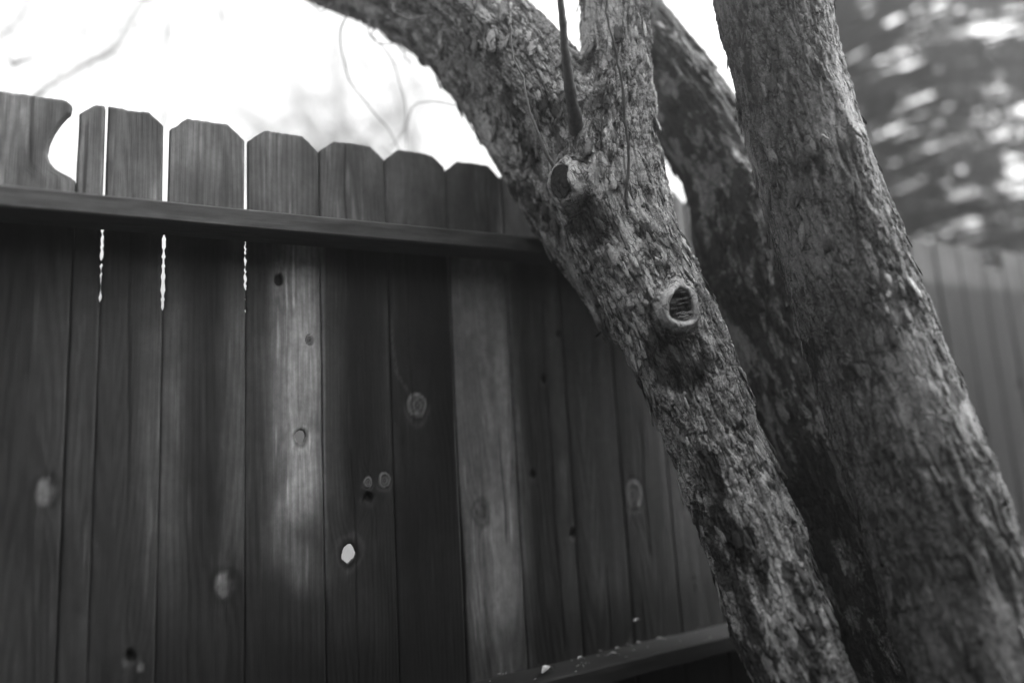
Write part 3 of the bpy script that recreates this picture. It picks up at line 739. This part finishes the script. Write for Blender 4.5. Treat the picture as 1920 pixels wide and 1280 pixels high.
for (rows, sd_) in [
    ([(652, 24, 2.6, 1.66), (641, 60, 2.4, 1.66), (642, 100, 2.2, 1.67), (652, 140, 2.2, 1.68), (672, 175, 2.0, 1.70), (705, 215, 2.0, 1.72), (735, 250, 1.8, 1.75), (752, 285, 1.5, 1.78)], 1),
    ([(690, 42, 2.0, 1.67), (700, 72, 1.8, 1.68), (722, 90, 1.8, 1.70), (742, 130, 1.6, 1.73), (758, 190, 1.6, 1.76), (762, 240, 1.4, 1.8), (765, 285, 1.2, 1.83)], 2),
    ([(708, 48, 2.0, 1.66), (698, 70, 2.0, 1.64), (720, 82, 1.6, 1.63), (750, 75, 1.3, 1.63)], 3),
    ([(742, 70, 1.8, 1.67), (752, 95, 1.5, 1.69), (770, 120, 1.2, 1.72)], 4),
    ([(905, 245, 2.2, 1.58), (880, 212, 2.2, 1.60), (850, 195, 2.0, 1.64), (800, 190, 1.8, 1.7), (775, 200, 1.7, 1.74), (760, 235, 1.5, 1.78), (735, 275, 1.4, 1.82)], 5),
    ([(862, 200, 1.6, 1.62), (868, 235, 1.4, 1.62), (884, 262, 1.2, 1.62), (900, 262, 1.0, 1.62)], 6),
    ([(800, 28, 2.0, 1.48), (765, 34, 2.4, 1.50), (742, 22, 2.0, 1.52), (730, -10, 1.8, 1.55)], 7),
    ([(625, 5, 2.2, 1.70), (605, 20, 1.8, 1.70), (588, 12, 1.6, 1.70), (575, -15, 1.4, 1.7)], 8)]:
    twig('twig', rows, M_TWIG, root_a, 7, 0.0005, 36, sd_)

# --- bare branches hanging in from outside the frame belong to a neighbouring tree beyond the fence
root_n = tag(empty('bare_tree', (-2.4, 3.4, 0)), 'bare tree whose long curved branch crosses the white sky above the left fence end', 'tree')
def polyline(pts, n=30):
    return catmull(np.array(pts, float), n)
def up_part(rows, name, label=None, mat=M_FARBARK):
    return twig(name, rows, mat, root_n, 9, 0.002, 40, int(rows[0][0]) % 50, label)
tp = polyline([(-2.4, 3.4, -0.05, 0.12), (-2.35, 3.4, 1.2, 0.10), (-2.1, 3.3, 2.4, 0.08), (-1.5, 3.1, 3.3, 0.06), (-0.8, 2.9, 3.6, 0.045)])
V, F = tube(tp[:, :3], tp[:, 3], 14); adopt(link_mesh('trunk', V, F, M_FARBARK), root_n)
fork = tp[-1, :3]
def hang(rows, r0, label=None, name='branch'):
    """a branch that leaves the fork above the frame and hangs down through the given points"""
    P = np.vstack([[list(fork) + [r0 * 1.2]], [list(at(a, b, d)) + [w * 0.95 / FPX * d] for (a, b, w, d) in rows]])
    Pc = catmull(P, 50); Pc[:, :3] += np.random.default_rng(int(rows[0][0])).normal(0, 0.0018, (50, 3))
    V, F = tube(Pc[:, :3], np.maximum(Pc[:, 3], 0.0006), 8); o = link_mesh(name, V, F, M_FARBARK); adopt(o, root_n)
    if label: o['label'] = label
hang([(300, -90, 10, 2.6), (268, 0, 8.5, 2.55), (243, 45, 8, 2.5), (215, 88, 7.5, 2.45), (170, 114, 6.5, 2.4), (122, 140, 6, 2.35), (78, 174, 5, 2.3), (40, 210, 4, 2.3)], 0.02)
hang([(345, -120, 5, 2.5), (327, -10, 4.6, 2.45), (317, 45, 4.2, 2.4), (312, 100, 3.8, 2.4), (312, 150, 3.4, 2.35), (308, 215, 2.6, 2.3), (306, 250, 2, 2.3)], 0.012)
hang([(385, -90, 3, 2.3), (405, 0, 2.6, 2.2), (416, 30, 2.4, 2.2), (424, 55, 2.2, 2.2), (434, 73, 2.0, 2.2), (452, 79, 1.6, 2.2), (490, 80, 1.2, 2.2)], 0.008)
hang([(430, -100, 3, 2.4), (452, 0, 2.2, 2.3), (470, 16, 2.0, 2.3), (492, 20, 1.8, 2.3), (520, 8, 1.5, 2.3), (560, -20, 1.2, 2.3)], 0.008)
for rows in ([(120, 140, 4, 2.35), (108, 128, 4.5, 2.35), (98, 112, 3, 2.35), (86, 98, 2, 2.35)], [(222, 88, 3, 2.4), (218, 100, 3, 2.4), (232, 106, 2.6, 2.4), (246, 116, 1.5, 2.4)],
             [(240, 44, 3.5, 2.5), (256, 50, 2.5, 2.5), (270, 62, 1.4, 2.5)], [(310, 148, 2.2, 2.35), (285, 158, 1.8, 2.35), (240, 170, 1.7, 2.35), (195, 184, 1.5, 2.35), (165, 178, 1.3, 2.35), (155, 168, 1.2, 2.35)],
             [(222, 58, 2.6, 2.5), (222, 20, 2.2, 2.5), (226, -20, 2, 2.5)], [(218, 58, 2, 2.5), (140, 60, 1.5, 2.5), (60, 64, 1.2, 2.5)], [(-10, 36, 2, 2.3), (10, 50, 1.8, 2.3), (28, 68, 1.4, 2.3)],
             [(4, 98, 3, 2.2), (20, 112, 6, 2.2), (30, 118, 7, 2.2), (48, 112, 4, 2.2), (58, 104, 2, 2.2)], [(170, 116, 2, 2.4), (160, 148, 1.5, 2.4), (152, 180, 1.2, 2.4)]):
    twig('twig', rows, M_FARBARK, root_n, 6, 0.001, 20, int(abs(rows[0][0])))

def grow(acc, p, d, r, L, depth, rr, spread=0.55, drop=0.0):
    n = 7; pts = [p]; dd = d.copy()
    for i in range(n):
        dd = nz(dd + rr.normal(0, 0.16, 3) + np.array([0, 0, drop])); pts.append(pts[-1] + dd * L / n)
    R = np.linspace(r, r * 0.55, n + 1); V, F = tube(np.array(pts), R, 5 if depth < 2 else 8, depth > 3); acc.add(V, F)
    if depth == 0: return
    for q in range(3 if depth > 1 else 4):
        i = int(rr.integers(3, n + 1)); a = nz(dd + rr.normal(0, spread, 3)); grow(acc, pts[i], a, R[i] * 0.6, L * rr.uniform(0.55, 0.8), depth - 1, rr, spread, drop)
wr = np.random.default_rng(33); wa_ = Acc()
for (px, py, dep) in [(60, -40, 2.8), (150, -60, 2.9), (380, -50, 3.0), (470, -60, 3.1), (560, -40, 3.2), (640, -60, 3.2), (-30, 60, 2.7)]:
    st = at(px, py, dep); P = catmull(np.array([fork, fork * .4 + st * .6 + np.array([0, 0, .12]), st]), 16); V, F = tube(P, np.linspace(0.011, 0.007, 16), 7, False); wa_.add(V, F)
    grow(wa_, st, nz(cam_dir(wr.uniform(-.6, .5), -1, -.1)), 0.0065, 0.30, 3, wr, 0.5, -0.01)
adopt(wa_.build('crown', M_FARBARK), root_n)
for (px, dep, lean, sd_, lab) in [(880, 7.5, (-0.75, 0.1, 0.75), 11, 'hazy bare tree beyond the middle of the fence, its limbs reaching up and left'),
                                  (690, 9.0, (-0.25, 0.1, 1.0), 17, 'faint bare tree far beyond the fence, left of the hazy leaning one')]:
    b0 = at(px, 760, dep); b0[2] = -0.03; rt = tag(empty('bare_tree', tuple(b0)), lab, 'tree', 'bare trees beyond the fence')
    rr = np.random.default_rng(sd_); a1 = Acc(); a2 = Acc(); p1 = at(px - 60, 320, dep)
    tp = catmull(np.array([list(b0) + [0.11], list(b0 * .5 + p1 * .5 + np.array([0.06, 0, 0])) + [0.09], list(p1) + [0.075]]), 12); V, F = tube(tp[:, :3], tp[:, 3], 10); a1.add(V, F)
    adopt(a1.build('trunk', M_FARBARK), rt)
    for q in range(9):
        grow(a2, p1 - np.array([0, 0, rr.uniform(0, .5)]), nz(np.array(lean) + rr.normal(0, 0.5, 3)), 0.05, rr.uniform(0.9, 1.5), 4, rr, 0.5, 0.01)
    adopt(a2.build('crown', M_FARBARK), rt)

# ------------------------------------------------------------------ evergreen at the right
ev0 = at(1478, 300, 4.2); ev0[2] = 0
root_e = tag(empty('evergreen_tree', tuple(ev0)), 'dense dark evergreen with drooping sprays and bright sky gaps behind the right-hand fence', 'tree')
ac = Acc(); tp = polyline([(*ev0[:2], -0.05, 0.15), (ev0[0] + .02, ev0[1], 1.4, 0.12), (ev0[0] + .05, ev0[1] + .05, 2.8, 0.10), (ev0[0] + .1, ev0[1], 4.4, 0.07)], 24)
V, F = tube(tp[:, :3], tp[:, 3], 12); ac.add(V, F); adopt(ac.build('trunk', M_ETRUNK), root_e)
def evergreen(px, dep, seed, count, gaps, root, xr, yr, dr, skip=None):
    rr = np.random.default_rng(seed); br = Acc(); VV = []
    Pn = []
    for q in range(count):
        # a spray: axis curve leaving the trunk region, needles along it
        if q % 26 == 0: cx_, cy_, cd_ = rr.uniform(*xr), rr.uniform(*yr), rr.uniform(*dr)
        x_, y_, d_ = cx_ + rr.normal(0, 34), cy_ + rr.normal(0, 20) + 6, cd_ + rr.normal(0, .12)
        c = at(x_, y_, d_)
        if skip is not None and skip(x_, y_, rr): continue
        if any(((x_ - g[0] + 4) / (g[2] + (26 if g[0] < 1700 else 11))) ** 2 + ((y_ - g[1]) / (g[3] + (22 if g[0] < 1700 else 9))) ** 2 < 1 for g in gaps): continue
        Pn.append(c)
    Pn = np.array(Pn)
    out = nz(cam_dir(1, 0.1, 0)); 
    # branches carrying the sprays
    for q in range(0, len(Pn), 36):
        a = np.array([ev0[0], ev0[1], max(0.6, Pn[q][2] - 0.5)]); mid = (a + Pn[q]) / 2 + np.array([0, 0, 0.15])
        P = catmull(np.array([a, mid, Pn[q]]), 9); V, F = tube(P, np.linspace(0.02, 0.004, 9), 5, False); br.add(V, F)
    n = 34; m_ = len(Pn)
    dir_ = out[None] + rr.normal(0, 0.75, (m_, 3)) + np.array([0, 0, 0.1]); dir_ /= np.linalg.norm(dir_, axis=1)[:, None]
    Ls = rr.uniform(0.05, 0.12, m_)
    t = np.tile(np.linspace(0, 1, n), (m_, 1))
    base = Pn[:, None] + dir_[:, None] * (t * Ls[:, None])[..., None] + np.array([0, 0, -0.05]) * (t ** 2)[..., None]
    nd = rr.normal(0, 1, (m_, n, 3)); nd -= dir_[:, None] * (nd * dir_[:, None]).sum(2, keepdims=True); nd /= np.linalg.norm(nd, axis=2, keepdims=True)
    nd = nd * 0.8 + dir_[:, None] * 0.7; ln = rr.uniform(0.010, 0.026, (m_, n, 1)); sw = np.cross(nd, rr.normal(0, 1, (m_, n, 3))); sw /= np.linalg.norm(sw, axis=2, keepdims=True)
    w = 0.0032
    Q = np.stack([base - sw * w, base + nd * ln * .5 - sw * w * 1.5, base + nd * ln, base + nd * ln * .5 + sw * w * 1.5], 2).reshape(-1, 3)
    Fq = np.arange(len(Q)).reshape(-1, 4)
    adopt(br.build('branches', M_ETRUNK), root)
    o = link_mesh('foliage', Q, Fq, M_NEEDLE, None, False); adopt(o, root)
GAPS = [(1580, 105, 38, 36), (1645, 117, 42, 10), (1705, 182, 34, 12), (1712, 112, 12, 12), (1735, 132, 14, 8), (1840, 45, 30, 16), (1872, 90, 18, 10), (1752, 8, 20, 10), (1905, 62, 14, 9),
        (1900, 310, 22, 16), (1905, 350, 24, 16), (1816, 420, 20, 12), (1872, 238, 12, 9), (1912, 205, 12, 8), (1612, 15, 14, 16), (1642, 38, 10, 12), (1586, 18, 10, 10), (1612, 198, 14, 12), (1890, 22, 14, 9), (1590, 168, 10, 8)]
def thin_left(x_, y_, rr):
    return rr.random() < 0.25 * (x_ < 1700)
evergreen(1552, 4.2, 3, 12500, GAPS, root_e, (1540, 2300), (-320, 640), (3.7, 5.0), thin_left)

# ------------------------------------------------------------------ litter on the lower rail
def leaf(p, L, w, yaw, seed, mat=M_LEAF):
    rr = np.random.default_rng(seed); n = 7; V = []; 
    for i in range(n):
        t = i / (n - 1); ww = w * math.sin(math.pi * (0.08 + 0.88 * t)); curl = L * 0.16 * math.sin(t * 2.6 + rr.random())
        for s in (-1, 0, 1):
            V.append([(t - .5) * L, s * ww, curl + abs(s) * ww * 0.5 + 0.0008 * rr.random()])
    V = np.array(V); c, s_ = math.cos(yaw), math.sin(yaw); V = V @ np.array([[c, s_, 0], [-s_, c, 0], [0, 0, 1]]); n3 = len(V)
    V2 = np.vstack([V, V + [0, 0, 0.0006]])
    F = []
    for i in range(n - 1):
        for s in (0, 1):
            a = i * 3 + s; F.append([a + n3, a + 3 + n3, a + 4 + n3, a + 1 + n3]); F.append([a, a + 1, a + 4, a + 3])
    o = link_mesh('dry_leaf', V2, F, mat, None, True); o.location = p; return o
RT = 0.3025
LF = [(0.735, -0.055, 0.034, 0.010, 0.3, 'curled dry leaf lying farthest left on the lower rail'), (0.835, -0.030, 0.026, 0.004, 0.5, 'pale sliver of leaf on the lower rail, second from the left'),
      (0.905, -0.055, 0.040, 0.002, -0.2, 'long thin straw lying flat on the middle of the lower rail'), (0.945, -0.020, 0.016, 0.003, 0.2, 'small bright chip against the boards on the lower rail'),
      (1.01, -0.012, 0.012, 0.003, 1.0, 'small chip below the seam left of the leaning trunk'), (1.07, -0.020, 0.016, 0.003, -0.6, 'small leaf scrap on the rail close beside the leaning trunk'),
      (1.70, -0.03, 0.034, 0.013, 0.5, 'blurred leaf on the rail between the trunks, right of the leaning one'), (1.78, -0.05, 0.03, 0.012, 1.5, 'second blurred leaf on the rail between the trunks')]
for i, (lx, ly, L, w, yaw, lab) in enumerate(LF):
    tag(leaf((lx, YF + ly, RT + 0.002), L, w, yaw, i + 3), lab, 'leaf', 'litter lying on the lower rail')
ac = Acc(); r_ = np.random.default_rng(12)
for q in range(110):
    p = np.array([r_.uniform(-0.2, 1.9), YF - 0.088 * r_.random() ** 1.7, RT + 0.0015]); d = nz(np.array([r_.normal(), r_.normal() * .6, 0.1 * r_.normal()])) * r_.uniform(0.0015, 0.006)
    V, F = tube(np.array([p - d, p, p + d]), [0.0004, 0.0009, 0.0003], 4); ac.add(V, F)
tag(ac.build('rail_debris', M_LEAF), 'fine bark crumbs and needles scattered along the lower rail', 'debris', kind='stuff')
tag(leaf((1.017, YF - 0.006, 0.352), 0.022, 0.004, 0.2, 44), 'pale leaf wedged upright in the board seam above the lower rail', 'leaf')

# ------------------------------------------------------------------ hedge added out of view around the viewer, to block low sky light
def hedge(runs, label):
    rr = np.random.default_rng(21); root = tag(empty('shade_hedge', (runs[0][0], runs[0][1], 0)), label, 'hedge', None)
    core = Acc(); Q = []
    for (xa, ya, xb, yb, th, ht) in runs:
        d = np.array([xb - xa, yb - ya, 0.0]); L = np.linalg.norm(d); d /= L; nn = np.array([-d[1], d[0], 0.0])
        prof = [(-.38, 0.0), (-.42, ht * .5), (-.30, ht * .93), (.30, ht * .93), (.42, ht * .5), (.38, 0.0)]; m = len(prof); k = 14
        V = np.array([np.array([xa, ya, 0]) + d * L * i / (k - 1) + nn * (p[0] * th) + np.array([0, 0, p[1] + 0.04 * math.sin(i * 2.1)]) for i in range(k) for p in prof])
        F = [[i * m + j, i * m + (j + 1) % m, (i + 1) * m + (j + 1) % m, (i + 1) * m + j] for i in range(k - 1) for j in range(m)] + [list(range(m)), list(range((k - 1) * m, k * m))]
        core.add(V, F)
        n = int(9000 * L); t = rr.uniform(0, L, n); side = rr.uniform(-1, 1, n); z = rr.uniform(0.02, ht, n)
        edge = rr.random(n) < 0.75; side = np.where(edge, np.sign(side) * rr.uniform(.78, 1.05, n), side); z = np.where(edge, z, ht * rr.uniform(.92, 1.03, n))
        c = np.array([xa, ya, 0]) + d * t[:, None] + nn * (side * th * .5)[:, None] + np.array([0, 0, 1.0]) * z[:, None]
        a = rr.normal(0, 1, (n, 3)); a /= np.linalg.norm(a, axis=1)[:, None]; b = np.cross(a, rr.normal(0, 1, (n, 3))); b /= np.linalg.norm(b, axis=1)[:, None]
        l = rr.uniform(.010, .02, (n, 1)); Q.append(np.stack([c - a * l, c - b * l * .5, c + a * l, c + b * l * .5], 1).reshape(-1, 3))
    adopt(core.build('branches', M_ETRUNK), root)
    Q = np.vstack(Q); adopt(link_mesh('foliage', Q, np.arange(len(Q)).reshape(-1, 4), M_NEEDLE, None, False), root)
hedge([(-1.7, -1.25, 3.2, -1.25, .6, 2.3), (3.0, -1.0, 3.0, 0.75, .5, 1.75), (-1.4, -1.0, -1.4, 1.25, .45, 2.2)], 'clipped dark hedge added out of view behind and beside the viewer to shade the garden')

# ------------------------------------------------------------------ thin mist volume added to give the bright sky a glow
hz = bpy.data.meshes.new('glow_haze'); xs = (-175, 175); ys = (-30, 310); zs_ = (-1.05, 14.0)
hv = [(a, b, c) for a in xs for b in ys for c in zs_]
hz.from_pydata(hv, [], [(0, 1, 3, 2), (4, 6, 7, 5), (0, 4, 5, 1), (2, 3, 7, 6), (0, 2, 6, 4), (1, 5, 7, 3)]); hz.update()
ho = bpy.data.objects.new('glow_haze', hz); COL.objects.link(ho); tag(ho, 'thin pale mist added for a soft glow around the bright sky', 'glow_haze', kind='stuff')
hm = bpy.data.materials.new('mist'); hm.use_nodes = True; nt = hm.node_tree
for n_ in list(nt.nodes): nt.nodes.remove(n_)
ov = nt.nodes.new('ShaderNodeOutputMaterial'); pv = nt.nodes.new('ShaderNodeVolumePrincipled')
pv.inputs['Color'].default_value = (1, 1, 1, 1); pv.inputs['Density'].default_value = 0.044; pv.inputs['Anisotropy'].default_value = 0.88
nt.links.new(pv.outputs[0], ov.inputs['Volume']); hz.materials.append(hm)
